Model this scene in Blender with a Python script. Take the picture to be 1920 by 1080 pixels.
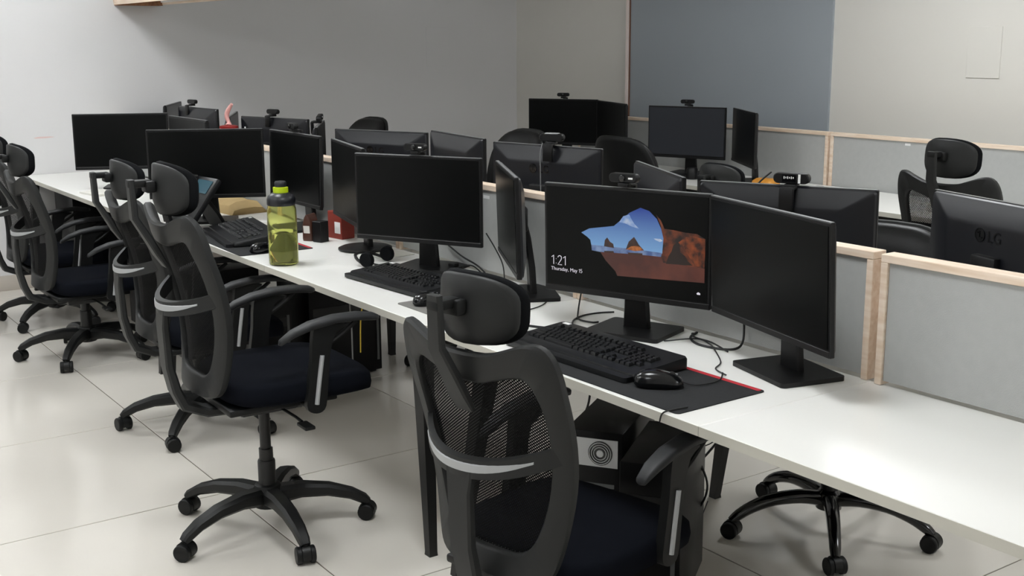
import bpy, bmesh, math, random
from mathutils import Vector, Matrix
PI = math.pi
random.seed(7)
for o in list(bpy.data.objects): bpy.data.objects.remove(o)
C = bpy.context.scene.collection
S = bpy.context.scene

# ------------------------------------------------------------------ camera, world, exposure
F_PX, PITCH, YAW, ROLL, CAM_H = 2210.0, 0.2085, 0.6118, -0.0059, 1.6
cam = bpy.data.objects.new('camera', bpy.data.cameras.new('camera')); C.objects.link(cam)
cam.data.sensor_width = 36.0; cam.data.lens = F_PX / 1920 * 36.0; cam.data.clip_start = 0.02
fw = Vector((math.cos(PITCH)*math.sin(YAW), math.cos(PITCH)*math.cos(YAW), -math.sin(PITCH)))
r0 = Vector((math.cos(YAW), -math.sin(YAW), 0)); u0 = r0.cross(fw)
rt = math.cos(ROLL)*r0 + math.sin(ROLL)*u0; up = -math.sin(ROLL)*r0 + math.cos(ROLL)*u0
m = Matrix((rt, up, -fw)).transposed().to_4x4(); m.translation = (0, 0, CAM_H)
cam.matrix_world = m
S.camera = cam
w = bpy.data.worlds.new('world'); S.world = w; w.use_nodes = True
w.node_tree.nodes['Background'].inputs[0].default_value = (0.8, 0.85, 0.9, 1)
w.node_tree.nodes['Background'].inputs[1].default_value = 0.02
S.view_settings.view_transform = 'Standard'; S.view_settings.look = 'None'
S.view_settings.gamma = 1.0; S.view_settings.use_curve_mapping = False
S.view_settings.exposure = 0.0
LAMP = 24.5                                            # strength of every ceiling panel
LAMPS = [(1.5, 6.85), (1.5, 4.55), (1.45, 2.2), (-1.0, 5.7), (-1.0, 3.6), (-1.0, 0.6), (4.45, 3.55), (4.4, 0.8), (3.6, -1.3)]  # rows follow wall shadow and bright floor; last panel added as fill
ROOM = (-2.6, 5.75, -2.0, 8.11, 2.75)                  # x0 x1 y0 y1 height
DZ = 0.745                                             # desk top height

# ------------------------------------------------------------------ materials
MATS = {}
def mat(name, col, rough=0.5, metal=0.0, var=0.08, vscale=6.0, bump=0.0, bscale=200.0, spec=0.5, emit=0.0, trans=0.0, coat=0.0):
    m = bpy.data.materials.new(name); m.use_nodes = True; MATS[name] = m
    nt = m.node_tree; b = nt.nodes['Principled BSDF']; L = nt.links
    tc = nt.nodes.new('ShaderNodeTexCoord')
    n = nt.nodes.new('ShaderNodeTexNoise'); n.inputs['Scale'].default_value = vscale; n.inputs['Detail'].default_value = 3
    L.new(tc.outputs['Object'], n.inputs['Vector'])
    mx = nt.nodes.new('ShaderNodeMix'); mx.data_type = 'RGBA'
    c = Vector(col)
    mx.inputs['A'].default_value = (*(c*(1-var)), 1); mx.inputs['B'].default_value = (*[min(1, v) for v in (c*(1+var))], 1)
    L.new(n.outputs['Fac'], mx.inputs['Factor'])
    L.new(mx.outputs['Result'], b.inputs['Base Color'])
    b.inputs['Roughness'].default_value = rough; b.inputs['Metallic'].default_value = metal
    b.inputs['Specular IOR Level'].default_value = spec
    b.inputs['Transmission Weight'].default_value = trans; b.inputs['Coat Weight'].default_value = coat
    if emit:
        b.inputs['Emission Strength'].default_value = emit; L.new(mx.outputs['Result'], b.inputs['Emission Color'])
    if bump:
        n2 = nt.nodes.new('ShaderNodeTexNoise'); n2.inputs['Scale'].default_value = bscale
        L.new(tc.outputs['Object'], n2.inputs['Vector'])
        bp = nt.nodes.new('ShaderNodeBump'); bp.inputs['Strength'].default_value = bump; bp.inputs['Distance'].default_value = 0.002
        L.new(n2.outputs['Fac'], bp.inputs['Height']); L.new(bp.outputs['Normal'], b.inputs['Normal'])
    return m
def s(r, g, b):                                       # sRGB 0-255 to linear
    return tuple(((v/255+0.055)/1.055)**2.4 if v/255 > 0.04045 else v/255/12.92 for v in (r, g, b))

mat('wall_paint', s(222, 221, 221), 0.7, var=0.03, vscale=1.2, bump=0.15, bscale=60)
mat('wall_beige', s(223, 220, 213), 0.7, var=0.03, vscale=1.2, bump=0.15, bscale=60)
mat('blue_grey', s(160, 167, 173), 0.6, var=0.04, vscale=2)
mat('strip_white', s(240, 226, 220), 0.5)
mat('strip_brown', s(120, 84, 66), 0.6)
mat('ceiling_white', s(240, 240, 238), 0.8, var=0.02)
mat('tile', s(220, 215, 206), 0.13, var=0.05, vscale=2.2, spec=0.5)
mat('grout', s(92, 84, 74), 0.8)
mat('scuff_pink', s(222, 196, 192), 0.8)
mat('skirting', s(196, 188, 178), 0.3, var=0.05)
mat('lamp_white', (0.95, 0.98, 1.0), 0.5, emit=LAMP, var=0.0)
mat('lamp_frame', s(225, 225, 225), 0.5)
mat('laminate', s(240, 239, 235), 0.32, var=0.015, vscale=3)
mat('laminate_edge', s(202, 199, 188), 0.45, var=0.03)
mat('felt', s(178, 179, 177), 0.95, var=0.05, vscale=40, bump=0.25, bscale=500)
mat('black_metal', s(16, 16, 16), 0.45, var=0.1)
mat('gloss_black', s(9, 9, 10), 0.14, var=0.1, coat=0.4)
mat('chair_plastic', s(36, 37, 37), 0.50, var=0.06, vscale=12, bump=0.12, bscale=900, spec=0.35)
mat('chair_dark', s(15, 16, 16), 0.5, var=0.08, spec=0.3)
mat('base_plastic', s(19, 20, 20), 0.42, var=0.06, spec=0.35)
mat('arm_pad', s(34, 35, 37), 0.5, var=0.05, spec=0.35)
mat('seat_fabric', s(17, 19, 25), 0.95, var=0.12, vscale=30, bump=0.4, bscale=700, spec=0.05)
mat('pad_fabric', s(17, 18, 20), 0.85, var=0.1, vscale=30, bump=0.3, bscale=700, spec=0.1)
mat('leather', s(8, 8, 9), 0.4, var=0.1, bump=0.2, bscale=250, spec=0.25)
mat('silver', s(176, 178, 180), 0.38, metal=0.25, var=0.03)
mat('bezel', s(12, 12, 13), 0.42, var=0.08, spec=0.35)
mat('screen', s(6, 7, 7), 0.30, var=0.05, spec=0.16)
mat('screen_lit', s(10, 11, 13), 0.35, var=0.05, spec=0.3, emit=4.0)
mat('monitor_back', s(20, 21, 26), 0.34, var=0.05, bump=0.05, bscale=900, spec=0.45)
mat('logo_black', s(12, 12, 14), 0.12, var=0.0)
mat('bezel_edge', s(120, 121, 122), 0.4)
mat('sticker', s(238, 238, 236), 0.5)
mat('key_black', s(19, 20, 22), 0.35, var=0.1)
mat('kb_body', s(20, 21, 23), 0.4, var=0.08, spec=0.4)
mat('mouse_black', s(11, 12, 14), 0.2, var=0.1)
mat('pad_black', s(30, 31, 33), 0.9, var=0.25, vscale=60, bump=0.5, bscale=400)
mat('pad_grey', s(120, 118, 114), 0.85, var=0.06)
mat('red_cloth', s(186, 40, 52), 0.7, var=0.1)
mat('green_print', s(40, 150, 66), 0.7, var=0.15)
mat('cable', s(18, 18, 19), 0.5)
mat('cable_grey', s(120, 120, 120), 0.5)
mat('cable_yellow', s(200, 170, 40), 0.5)
mat('pc_black', s(8, 8, 9), 0.4, var=0.08, spec=0.2)
mat('pc_grey', s(86, 88, 88), 0.45)
mat('psu', s(180, 182, 184), 0.35, metal=0.6)
mat('cap_dark', s(26, 28, 34), 0.35)
mat('lime', s(190, 214, 24), 0.4)
mat('paper', s(226, 224, 216), 0.8)
mat('kraft', s(178, 152, 104), 0.8, var=0.15, vscale=15)
mat('brown_pack', s(74, 44, 32), 0.4, var=0.35, vscale=25)
mat('red_box', s(134, 46, 34), 0.5, var=0.15)
mat('pink_glass', s(236, 176, 170), 0.25, var=0.1)
mat('trophy_red', s(150, 40, 38), 0.35)
mat('orange_pack', s(206, 140, 50), 0.5, var=0.25, vscale=20)
mat('phone_screen', s(54, 84, 96), 0.25)
mat('water', (0.985, 0.99, 0.80), 0.02, var=0.0, trans=0.95)
mat('refracted_dark', s(58, 62, 26), 0.7, var=0.3, vscale=30)  # dark tone of the background refracted in the bottle
b_ = mat('bottle_plastic', (0.965, 0.99, 0.55), 0.05, var=0.0, trans=0.97).node_tree.nodes['Principled BSDF']; b_.inputs['IOR'].default_value = 1.2
MATS['water'].node_tree.nodes['Principled BSDF'].inputs['IOR'].default_value = 1.2

def wood_mat(name, c1, c2):
    m = bpy.data.materials.new(name); m.use_nodes = True; MATS[name] = m
    nt = m.node_tree; b = nt.nodes['Principled BSDF']; L = nt.links
    tc = nt.nodes.new('ShaderNodeTexCoord'); mp = nt.nodes.new('ShaderNodeMapping')
    mp.inputs['Scale'].default_value = (30, 2.5, 30)
    n = nt.nodes.new('ShaderNodeTexNoise'); n.inputs['Scale'].default_value = 2.2; n.inputs['Detail'].default_value = 6
    cr = nt.nodes.new('ShaderNodeValToRGB')
    cr.color_ramp.elements[0].color = (*c1, 1); cr.color_ramp.elements[1].color = (*c2, 1)
    cr.color_ramp.elements[0].position = 0.3; cr.color_ramp.elements[1].position = 0.7
    L.new(tc.outputs['Object'], mp.inputs['Vector']); L.new(mp.outputs['Vector'], n.inputs['Vector'])
    L.new(n.outputs['Fac'], cr.inputs['Fac']); L.new(cr.outputs['Color'], b.inputs['Base Color'])
    b.inputs['Roughness'].default_value = 0.55
wood_mat('wood', s(228, 202, 176), s(248, 230, 212))
wood_mat('wood_dark', s(128, 84, 56), s(176, 124, 86))

def mesh_mat():                                        # woven chair mesh with real gaps
    m = bpy.data.materials.new('chair_mesh'); m.use_nodes = True; MATS['chair_mesh'] = m
    nt = m.node_tree; b = nt.nodes['Principled BSDF']; L = nt.links
    b.inputs['Base Color'].default_value = (*s(11, 11, 11), 1); b.inputs['Roughness'].default_value = 0.85; b.inputs['Specular IOR Level'].default_value = 0.15
    tc = nt.nodes.new('ShaderNodeTexCoord'); mp = nt.nodes.new('ShaderNodeMapping')
    mp.inputs['Scale'].default_value = (1, 1, 1); mp.inputs['Rotation'].default_value = (0.6, 0, 0)
    L.new(tc.outputs['Object'], mp.inputs['Vector'])
    sx = nt.nodes.new('ShaderNodeSeparateXYZ'); L.new(mp.outputs['Vector'], sx.inputs[0])
    vals = []
    for ax, k in (('Y', 1150.0), ('Z', 1150.0)):
        a = nt.nodes.new('ShaderNodeMath'); a.operation = 'MULTIPLY'; a.inputs[1].default_value = k; L.new(sx.outputs[ax], a.inputs[0])
        q = nt.nodes.new('ShaderNodeMath'); q.operation = 'SINE'; L.new(a.outputs[0], q.inputs[0])
        g = nt.nodes.new('ShaderNodeMath'); g.operation = 'GREATER_THAN'; g.inputs[1].default_value = 0.22; L.new(q.outputs[0], g.inputs[0])
        vals.append(g)
    a = nt.nodes.new('ShaderNodeMath'); a.operation = 'MULTIPLY'
    L.new(vals[0].outputs[0], a.inputs[0]); L.new(vals[1].outputs[0], a.inputs[1])
    i = nt.nodes.new('ShaderNodeMath'); i.operation = 'SUBTRACT'; i.inputs[0].default_value = 1.0; L.new(a.outputs[0], i.inputs[1])
    L.new(i.outputs[0], b.inputs['Alpha'])
mesh_mat()

def glow_mat(name, c1, c2, axis_scale=None, strength=0.8, scale=8.0):
    m = bpy.data.materials.new(name); m.use_nodes = True; MATS[name] = m
    nt = m.node_tree; b = nt.nodes['Principled BSDF']; L = nt.links
    tc = nt.nodes.new('ShaderNodeTexCoord')
    cr = nt.nodes.new('ShaderNodeValToRGB')
    cr.color_ramp.elements[0].color = (*c1, 1); cr.color_ramp.elements[1].color = (*c2, 1)
    if axis_scale:
        sx = nt.nodes.new('ShaderNodeSeparateXYZ'); L.new(tc.outputs['Generated'], sx.inputs[0]); L.new(sx.outputs['Z'], cr.inputs['Fac'])
    else:
        n = nt.nodes.new('ShaderNodeTexNoise'); n.inputs['Scale'].default_value = scale; n.inputs['Detail'].default_value = 6
        L.new(tc.outputs['Object'], n.inputs['Vector']); L.new(n.outputs['Fac'], cr.inputs['Fac'])
        cr.color_ramp.elements[0].position = 0.38; cr.color_ramp.elements[1].position = 0.66
    b.inputs['Base Color'].default_value = (0.005, 0.005, 0.005, 1)
    L.new(cr.outputs['Color'], b.inputs['Emission Color']); b.inputs['Emission Strength'].default_value = strength
    b.inputs['Roughness'].default_value = 0.3
glow_mat('pic_sky', s(120, 166, 212), s(26, 58, 148), True)
glow_mat('pic_sea', s(70, 92, 140), s(128, 150, 186), scale=30)
glow_mat('pic_sand', s(72, 34, 28), s(100, 50, 38), scale=12)
glow_mat('pic_cave', s(22, 10, 8), s(118, 54, 24), scale=30)
glow_mat('pic_cave_lit', s(40, 16, 10), s(140, 66, 26), scale=40)
glow_mat('pic_dark', s(18, 10, 8), s(36, 18, 12), scale=10)
glow_mat('pic_rock', s(40, 26, 24), s(70, 42, 30), scale=40)
glow_mat('pic_rock_lit', s(110, 56, 24), s(190, 110, 50), scale=60)
glow_mat('pic_cloud', s(100, 140, 200), s(196, 206, 222), scale=30)
glow_mat('pic_text', s(225, 220, 230), s(232, 228, 236), strength=0.9)

# ------------------------------------------------------------------ mesh helpers
class MB:
    def __init__(self): self.v = []; self.f = []
    def add(self, vs, fs):
        n = len(self.v); self.v += [tuple(p) for p in vs]; self.f += [tuple(i+n for i in q) for q in fs]; return self
    def box(self, c, d, rz=0.0, bev=0.0, rot=None, seg=2):
        M = (rot.to_4x4() if rot else Matrix.Rotation(rz, 4, 'Z'))
        if bev <= 0:
            vs = [Vector((sx*d[0]/2, sy*d[1]/2, sz*d[2]/2)) for sx in (-1, 1) for sy in (-1, 1) for sz in (-1, 1)]
            fs = [(0,1,3,2), (4,6,7,5), (0,4,5,1), (2,3,7,6), (0,2,6,4), (1,5,7,3)]
        else:
            bm = bmesh.new(); bmesh.ops.create_cube(bm, size=1.0)
            for q in bm.verts: q.co = Vector((q.co.x*d[0], q.co.y*d[1], q.co.z*d[2]))
            bmesh.ops.bevel(bm, geom=bm.edges[:], offset=bev, segments=seg, profile=0.5, affect='EDGES')
            bm.verts.index_update()
            vs = [q.co.copy() for q in bm.verts]; fs = [[q.index for q in f.verts] for f in bm.faces]; bm.free()
        return self.add([M @ p + Vector(c) for p in vs], fs)
    def loft(self, rings, closed=True, cap=True):
        n = len(rings[0]); vs = [p for r in rings for p in r]; fs = []
        for i in range(len(rings)-1):
            for j in range(n if closed else n-1):
                k = (j+1) % n; fs.append((i*n+j, i*n+k, (i+1)*n+k, (i+1)*n+j))
        if cap: fs.append(tuple(range(n-1, -1, -1))); fs.append(tuple((len(rings)-1)*n+j for j in range(n)))
        return self.add(vs, fs)
    def tube(self, pts, rad, seg=8, smooth=0, flat=1.0):
        pts = [Vector(p) for p in pts]
        if smooth: pts = crom(pts, smooth)
        if not hasattr(rad, '__len__'): rad = [rad]*len(pts)
        elif len(rad) != len(pts):
            q = []; m = len(rad)-1
            for i in range(len(pts)):
                t = i/(len(pts)-1)*m; a = min(int(t), m-1); q.append(rad[a]+(rad[a+1]-rad[a])*(t-a))
            rad = q
        rings = []; ref = None
        for i, p in enumerate(pts):
            d = (pts[min(i+1, len(pts)-1)]-pts[max(i-1, 0)]).normalized()
            if ref is None: ref = Vector((0, 0, 1)) if abs(d.z) < 0.9 else Vector((1, 0, 0))
            a = d.cross(ref).normalized(); b = a.cross(d).normalized(); ref = b
            rings.append([p+(a*math.cos(2*PI*j/seg)+b*flat*math.sin(2*PI*j/seg))*rad[i] for j in range(seg)])
        return self.loft(rings)
    def lathe(self, prof, seg=24, c=(0, 0, 0), axis='Z'):
        rings = []
        for r, z in prof:
            ring = []
            for j in range(seg):
                a = 2*PI*j/seg; p = (r*math.cos(a), r*math.sin(a), z)
                if axis == 'X': p = (p[2], p[0], p[1])
                if axis == 'Y': p = (p[1], p[2], p[0])
                ring.append(Vector(p)+Vector(c))
            rings.append(ring)
        return self.loft(rings)
    def rect_sweep(self, pts, sizes, lat=(0, 1, 0)):         # rectangles (width along lat, thickness normal to path)
        pts = [Vector(p) for p in pts]; lat = Vector(lat); rings = []
        for i, p in enumerate(pts):
            d = (pts[min(i+1, len(pts)-1)]-pts[max(i-1, 0)]).normalized(); n = d.cross(lat).normalized()
            w, t = sizes[i] if i < len(sizes) else sizes[-1]; c = min(w, t)*0.22
            rings.append([p+lat*a+n*b for a, b in ((-w/2+c, -t/2), (w/2-c, -t/2), (w/2, -t/2+c), (w/2, t/2-c), (w/2-c, t/2), (-w/2+c, t/2), (-w/2, t/2-c), (-w/2, -t/2+c))])
        return self.loft(rings)
    def prism(self, poly, h, plane='XY', off=0.0):           # polygon extruded along its normal
        n = len(poly); f = {'XY': lambda a, b, c: (a, b, c), 'YZ': lambda a, b, c: (c, a, b), 'XZ': lambda a, b, c: (a, c, b)}[plane]
        vs = [f(a, b, off) for a, b in poly]+[f(a, b, off+h) for a, b in poly]
        fs = [tuple(range(n-1, -1, -1)), tuple(range(n, 2*n))]+[(i, (i+1) % n, n+(i+1) % n, n+i) for i in range(n)]
        return self.add(vs, fs)
    def mesh(self, name, m, smooth=35):
        me = bpy.data.meshes.new(name); me.from_pydata(self.v, [], self.f); me.update()
        bm = bmesh.new(); bm.from_mesh(me); bmesh.ops.recalc_face_normals(bm, faces=bm.faces[:]); bm.to_mesh(me); bm.free()
        me.materials.append(MATS[m])
        if smooth:
            me.shade_smooth(); me.set_sharp_from_angle(angle=math.radians(smooth))
        return me
    def build(self, name, m, parent=None, loc=(0, 0, 0), rz=0.0, smooth=35, label=None):
        return link(name, self.mesh(name, m, smooth), parent, loc, rz, label)
def link(name, me, parent=None, loc=(0, 0, 0), rz=0.0, label=None):
    o = bpy.data.objects.new(name, me); C.objects.link(o); o.parent = parent; o.location = loc; o.rotation_euler.z = rz
    if label: o['label'] = label
    return o
def crom(p, n):
    out = []
    for i in range(len(p)-1):
        a, b, c, d = p[max(i-1, 0)], p[i], p[i+1], p[min(i+2, len(p)-1)]
        for k in range(n):
            t = k/n
            out.append(0.5*((2*b)+(c-a)*t+(2*a-5*b+4*c-d)*t*t+(3*b-a-3*c+d)*t**3))
    out.append(p[-1]); return out
def crom2(p, n, closed=True):
    P = [Vector((a, b, 0)) for a, b in p]; N = len(P); out = []
    for i in range(N):
        a, b, c, d = P[i-1], P[i], P[(i+1) % N], P[(i+2) % N]
        for k in range(n):
            t = k/n; q = 0.5*((2*b)+(c-a)*t+(2*a-5*b+4*c-d)*t*t+(3*b-a-3*c+d)*t**3); out.append((q.x, q.y))
    return out
def superell(a, b, n, N=36):
    out = []
    for i in range(N):
        t = 2*PI*i/N; c, q = math.cos(t), math.sin(t)
        out.append((a*math.copysign(abs(c)**(2/n), c), b*math.copysign(abs(q)**(2/n), q)))
    return out
def rrect(w, h, r, k=5):
    out = []
    for cx, cy, a0 in ((w/2-r, h/2-r, 0), (-w/2+r, h/2-r, 90), (-w/2+r, -h/2+r, 180), (w/2-r, -h/2+r, 270)):
        for i in range(k+1):
            a = math.radians(a0+90*i/k); out.append((cx+r*math.cos(a), cy+r*math.sin(a)))
    return out
def thing(name, label, cat, loc=(0, 0, 0), rz=0.0, group=None):
    o = bpy.data.objects.new(name, None); C.objects.link(o); o.location = loc; o.rotation_euler.z = rz; o.empty_display_size = 0.05
    return tag(o, label, cat, group)
def tag(o, label, cat, group=None, kind=None):
    if label: o['label'] = label
    if cat: o['category'] = cat
    if group: o['group'] = group
    if kind: o['kind'] = kind
    return o
def struct(o, label): o['kind'] = 'structure'; o['label'] = label; return o
def copy_thing(o, label, loc, rz, parent=None):
    c = o.copy(); C.objects.link(c); c.parent = parent
    if parent is None: c['label'] = label; c.location = loc; c.rotation_euler.z = rz
    for ch in KIDS.get(o.name, []):
        copy_thing(ch, None, None, None, c)
    return c
KIDS = {}
def index_kids():
    KIDS.clear()
    for o in bpy.data.objects:
        if o.parent: KIDS.setdefault(o.parent.name, []).append(o)
def text_mesh(txt, size, depth=0.0004):
    cu = bpy.data.curves.new('lettering', 'FONT'); cu.body = txt; cu.size = size; cu.extrude = depth
    o = bpy.data.objects.new('lettering', cu); C.objects.link(o)
    bpy.context.view_layer.update()
    me = bpy.data.meshes.new_from_object(o.evaluated_get(bpy.context.evaluated_depsgraph_get()))
    bpy.data.objects.remove(o); return me
R = math.radians

# ------------------------------------------------------------------ the room
x0, x1, y0, y1, hz = ROOM
fl = struct(MB().box(((x0+x1)/2, (y0+y1)/2, -0.053), (x1-x0, y1-y0, 0.1)).build('floor', 'grout', smooth=0), 'glossy cream tiled floor with thin dark joints')
TX, TY, PX, PY = 1.054, 0.997, 1.469, 1.893
tiles = {}
ix = range(math.floor((x0-PX)/TX), math.ceil((x1-PX)/TX)); iy = range(math.floor((y0-PY)/TY), math.ceil((y1-PY)/TY))
for i in ix:
    for j in iy:
        a, b = max(x0, PX+i*TX)+0.0025, min(x1, PX+(i+1)*TX)-0.0025
        c, d = max(y0, PY+j*TY)+0.0025, min(y1, PY+(j+1)*TY)-0.0025
        if b-a < 0.03 or d-c < 0.03: continue
        key = (round(b-a, 3), round(d-c, 3))
        if key not in tiles: tiles[key] = MB().box((0, 0, 0), (b-a, d-c, 0.01), bev=0.0012, seg=1).mesh('tile', 'tile', 0)
        link('tile', tiles[key], fl, ((a+b)/2, (c+d)/2, -0.005))
struct(MB().box(((x0+x1)/2, (y0+y1)/2, hz+0.05), (x1-x0, y1-y0, 0.1)).build('ceiling', 'ceiling_white', smooth=0), 'plain white ceiling')
wf = struct(MB().box(((x0+x1)/2, y1+0.05, hz/2), (x1-x0+0.4, 0.1, hz)).build('wall_far', 'wall_paint', smooth=0), 'plain white painted wall at the far end of the desk row')
wr = struct(MB().box((x1+0.05, (y0+y1)/2, hz/2), (0.1, y1-y0, hz)).build('wall_right', 'wall_beige', smooth=0), 'beige painted wall behind the last row of desks')
struct(MB().box((x0-0.05, (y0+y1)/2, hz/2), (0.1, y1-y0, hz)).build('wall_left', 'wall_paint', smooth=0), 'white painted wall along the aisle')
struct(MB().box(((x0+x1)/2, y0-0.05, hz/2), (x1-x0+0.4, 0.1, hz)).build('wall_near', 'wall_paint', smooth=0), 'white painted wall behind the viewer')
struct(MB().box(((x0+x1)/2, y1-0.006, 0.05), (x1-x0, 0.012, 0.1), bev=0.003).build('baseboard_far', 'skirting'), 'pale tile skirting along the far wall')
struct(MB().box((x1-0.006, (y0+y1)/2, 0.05), (0.012, y1-y0-0.05, 0.1), bev=0.003).build('baseboard_right', 'skirting'), 'pale tile skirting along the right wall')
# blue-grey panel of the right wall with its pale edge strip
MB().box((x1-0.008, 5.735, hz/2), (0.016, 1.84, hz-0.01)).build('panel', 'blue_grey', wr, smooth=0, label='blue-grey painted wall panel')
t1 = struct(MB().box((x1-0.02, 6.675, hz/2), (0.04, 0.022, hz-0.01), bev=0.003).build('trim_1', 'strip_white'), 'thin pale vertical strip at the edge of the blue-grey wall panel')
MB().box((x1-0.012, 6.694, hz/2), (0.024, 0.014, hz-0.01)).build('edge', 'strip_brown', t1, smooth=0)
MB().box((x1-0.012, 6.659, hz/2), (0.024, 0.008, hz-0.01)).build('edge', 'strip_brown', t1, smooth=0)
def hatch(parent, c, w, h, axis, m):
    d = (0.004, w, h) if axis == 'X' else (w, 0.004, h)
    MB().box(c, d, bev=0.0015, seg=1).build('access_panel', m, parent, smooth=0, label='small painted-over rectangular cover')
hatch(wr, (x1-0.003, 3.795, 1.513), 0.20, 0.27, 'X', 'wall_beige')
hatch(wf, (4.985, y1-0.002, 1.54), 0.21, 0.30, 'Y', 'wall_paint')
MB().prism([(1.885, 0.984), (1.92, 0.990), (1.99, 0.989), (2.022, 0.984), (1.96, 0.979), (1.90, 0.980)], 0.0004, 'XZ', y1-0.0006).build('scuff', 'scuff_pink', wf, smooth=0, label='faint pink scuff')
# unseen ceiling panels, the last one added as fill
lamp_meshes = (MB().box((0, 0, -0.012), (0.64, 0.64, 0.024), bev=0.004).mesh('frame', 'lamp_frame'), MB().box((0, 0, -0.027), (0.58, 0.58, 0.006)).mesh('diffuser', 'lamp_white', 0))
for (a, b) in LAMPS:
    t = thing('ceiling_light', 'unseen square white light panel on the ceiling', 'ceiling light', (a, b, hz), group='ceiling light panels')
    link('frame', lamp_meshes[0], t); link('diffuser', lamp_meshes[1], t)
# overhead unit fixed to the far wall
t = thing('overhead_shelf', 'white overhead shelf with wooden edging high on the far wall', 'shelf', (2.62, 8.11, 1.83))
MB().box((0, -1.1, 0.06), (0.27, 2.2, 0.02)).build('bottom_panel', 'laminate', t, smooth=0)
MB().box((0, -1.1, 0.5), (0.27, 2.2, 0.02)).build('top_panel', 'laminate', t, smooth=0)
for q in (-1, 1): MB().box((q*0.141, -1.1, 0.27), (0.012, 2.2, 0.5)).build('side_panel', 'laminate', t, smooth=0)
for q in (-1, 1): MB().box((q*0.148, -1.1, 0.02), (0.006, 2.2, 0.03), bev=0.002).build('edging', 'wood', t)
MB().box((0, -0.05, 0.018), (0.30, 0.09, 0.036), bev=0.003).build('bottom_rail', 'wood_dark', t)
MB().box((-0.14, -0.03, 0.27), (0.03, 0.05, 0.5), bev=0.003).build('post', 'wood', t)

# ------------------------------------------------------------------ desks and partitions
XF, XB = 1.795, 2.40                                   # front row: front edge, back edge
def desk(label, xa, xb, boards, legs, edge_side):
    t = thing('desk', label, 'desk', ((xa+xb)/2, (boards[0][0]+boards[-1][1])/2, 0)); L = t.location.copy()
    for a, b in boards:
        wt = MB().box(((xa+xb)/2-L.x, (a+b)/2-L.y, DZ-0.0125), (xb-xa, b-a-0.0012, 0.025), bev=0.0015, seg=1).build('worktop', 'laminate', t, smooth=0)
        ex = xa if edge_side < 0 else xb
        MB().box((ex+edge_side*0.0006-L.x, (a+b)/2-L.y, DZ-0.0128), (0.0014, b-a-0.002, 0.023)).build('edge_band', 'laminate_edge', wt, smooth=0)
    ya, yb = boards[0][0]+0.05, boards[-1][1]-0.05
    for x in (xa+0.12, xb-0.08):
        MB().box((x-L.x, (ya+yb)/2-L.y, DZ-0.045), (0.04, yb-ya, 0.04), bev=0.003).build('rail', 'black_metal', t)
    for tx, ty, bx, by in legs:
        m = MB(); rings = []
        for x, y, z, wx, wy in ((tx, ty, DZ-0.0255, 0.05, 0.062), (bx, by, 0.012, 0.028, 0.03), (bx, by, 0.0, 0.03, 0.032)):
            rings.append([(x-L.x+sx*wx/2, y-L.y+sy*wy/2, z) for sx, sy in ((-1, -1), (1, -1), (1, 1), (-1, 1))])
        m.loft(rings).build('leg', 'black_metal', t, smooth=0)
    return t
front_boards = [(0.0, 0.63), (0.63, 1.83), (1.83, 3.03), (3.03, 4.23), (4.23, 5.43), (5.43, 6.63), (6.63, 8.105)]
desk('near end of the long white desk row facing the aisle, nearest desk', XF, XB, front_boards[0:3], [(1.84, 1.0, 1.80, 0.93), (1.83, 2.72, 1.775, 2.83), (2.3, 0.15, 2.33, 0.12)], -1)
desk('middle white desk of the aisle row, holding the green bottle', XF, XB, front_boards[3:5], [(1.83, 3.105, 1.786, 3.0), (1.83, 5.38, 1.79, 5.40)], -1)
desk('far white desk of the aisle row, touching the end wall', XF, XB, front_boards[5:7], [(1.83, 5.50, 1.80, 5.56), (1.83, 7.95, 1.80, 8.0)], -1)
desk('near white desk behind the low partition', 2.452, 3.055, front_boards[0:3], [(2.86, 2.72, 2.855, 2.82), (2.9, 0.15, 2.9, 0.12)], 1)
desk('middle white desk behind the low partition', 2.452, 3.055, front_boards[3:5], [(2.89, 3.105, 2.89, 3.10), (2.89, 5.2, 2.885, 5.2)], 1)
desk('far white desk behind the low partition, next to the end wall', 2.452, 3.055, front_boards[5:7], [(2.89, 5.5, 2.89, 5.55), (2.89, 7.95, 2.89, 8.0)], 1)
far_boards = [(0.99, 2.19), (2.19, 3.39), (3.39, 4.59), (4.59, 5.79), (5.79, 6.95)]
desk('near white desk along the right wall', 4.86, 5.482, far_boards[0:3], [(4.95, 1.1, 4.95, 1.1), (4.95, 4.4, 4.95, 4.4), (5.42, 1.1, 5.42, 1.1), (5.42, 4.4, 5.42, 4.4)], -1)
desk('far white desk along the right wall under the screens', 4.86, 5.482, far_boards[3:5], [(4.95, 4.75, 4.95, 4.75), (4.95, 6.8, 4.95, 6.8), (5.42, 4.75, 5.42, 4.75), (5.42, 6.8, 5.42, 6.8)], -1)
def partition(label, x, ya, yb, ztop, zbot, rz=0.0, th=0.05, stick=None):
    t = thing('desk_partition', label, 'partition', (x+th/2, (ya+yb)/2, zbot), rz); L = yb-ya; h = ztop-zbot; k = 0.02
    MB().box((0, 0, h/2), (th-0.016, L-2*k-0.002, h-k-0.002)).build('felt_panel', 'felt', t, smooth=0)
    MB().box((0, 0, h-k/2), (th, L, k), bev=0.0015, seg=1).build('top_rail', 'wood', t, smooth=0)
    for q in (-1, 1): MB().box((0, q*(L/2-k/2), (h-k)/2), (th, k, h-k-0.001), bev=0.0015, seg=1).build('stile', 'wood', t, smooth=0)
    if stick:
        MB().box((-th/2+0.0075, stick[0], stick[1]), (0.001, stick[2], 0.012)).build('sticker', 'sticker', t, smooth=0)
Z0 = DZ+0.0005
partition('grey felt partition panel with pale wooden edge at the right of the picture', 2.387, 0.62, 1.812, 1.077, Z0, R(0.6))
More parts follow.
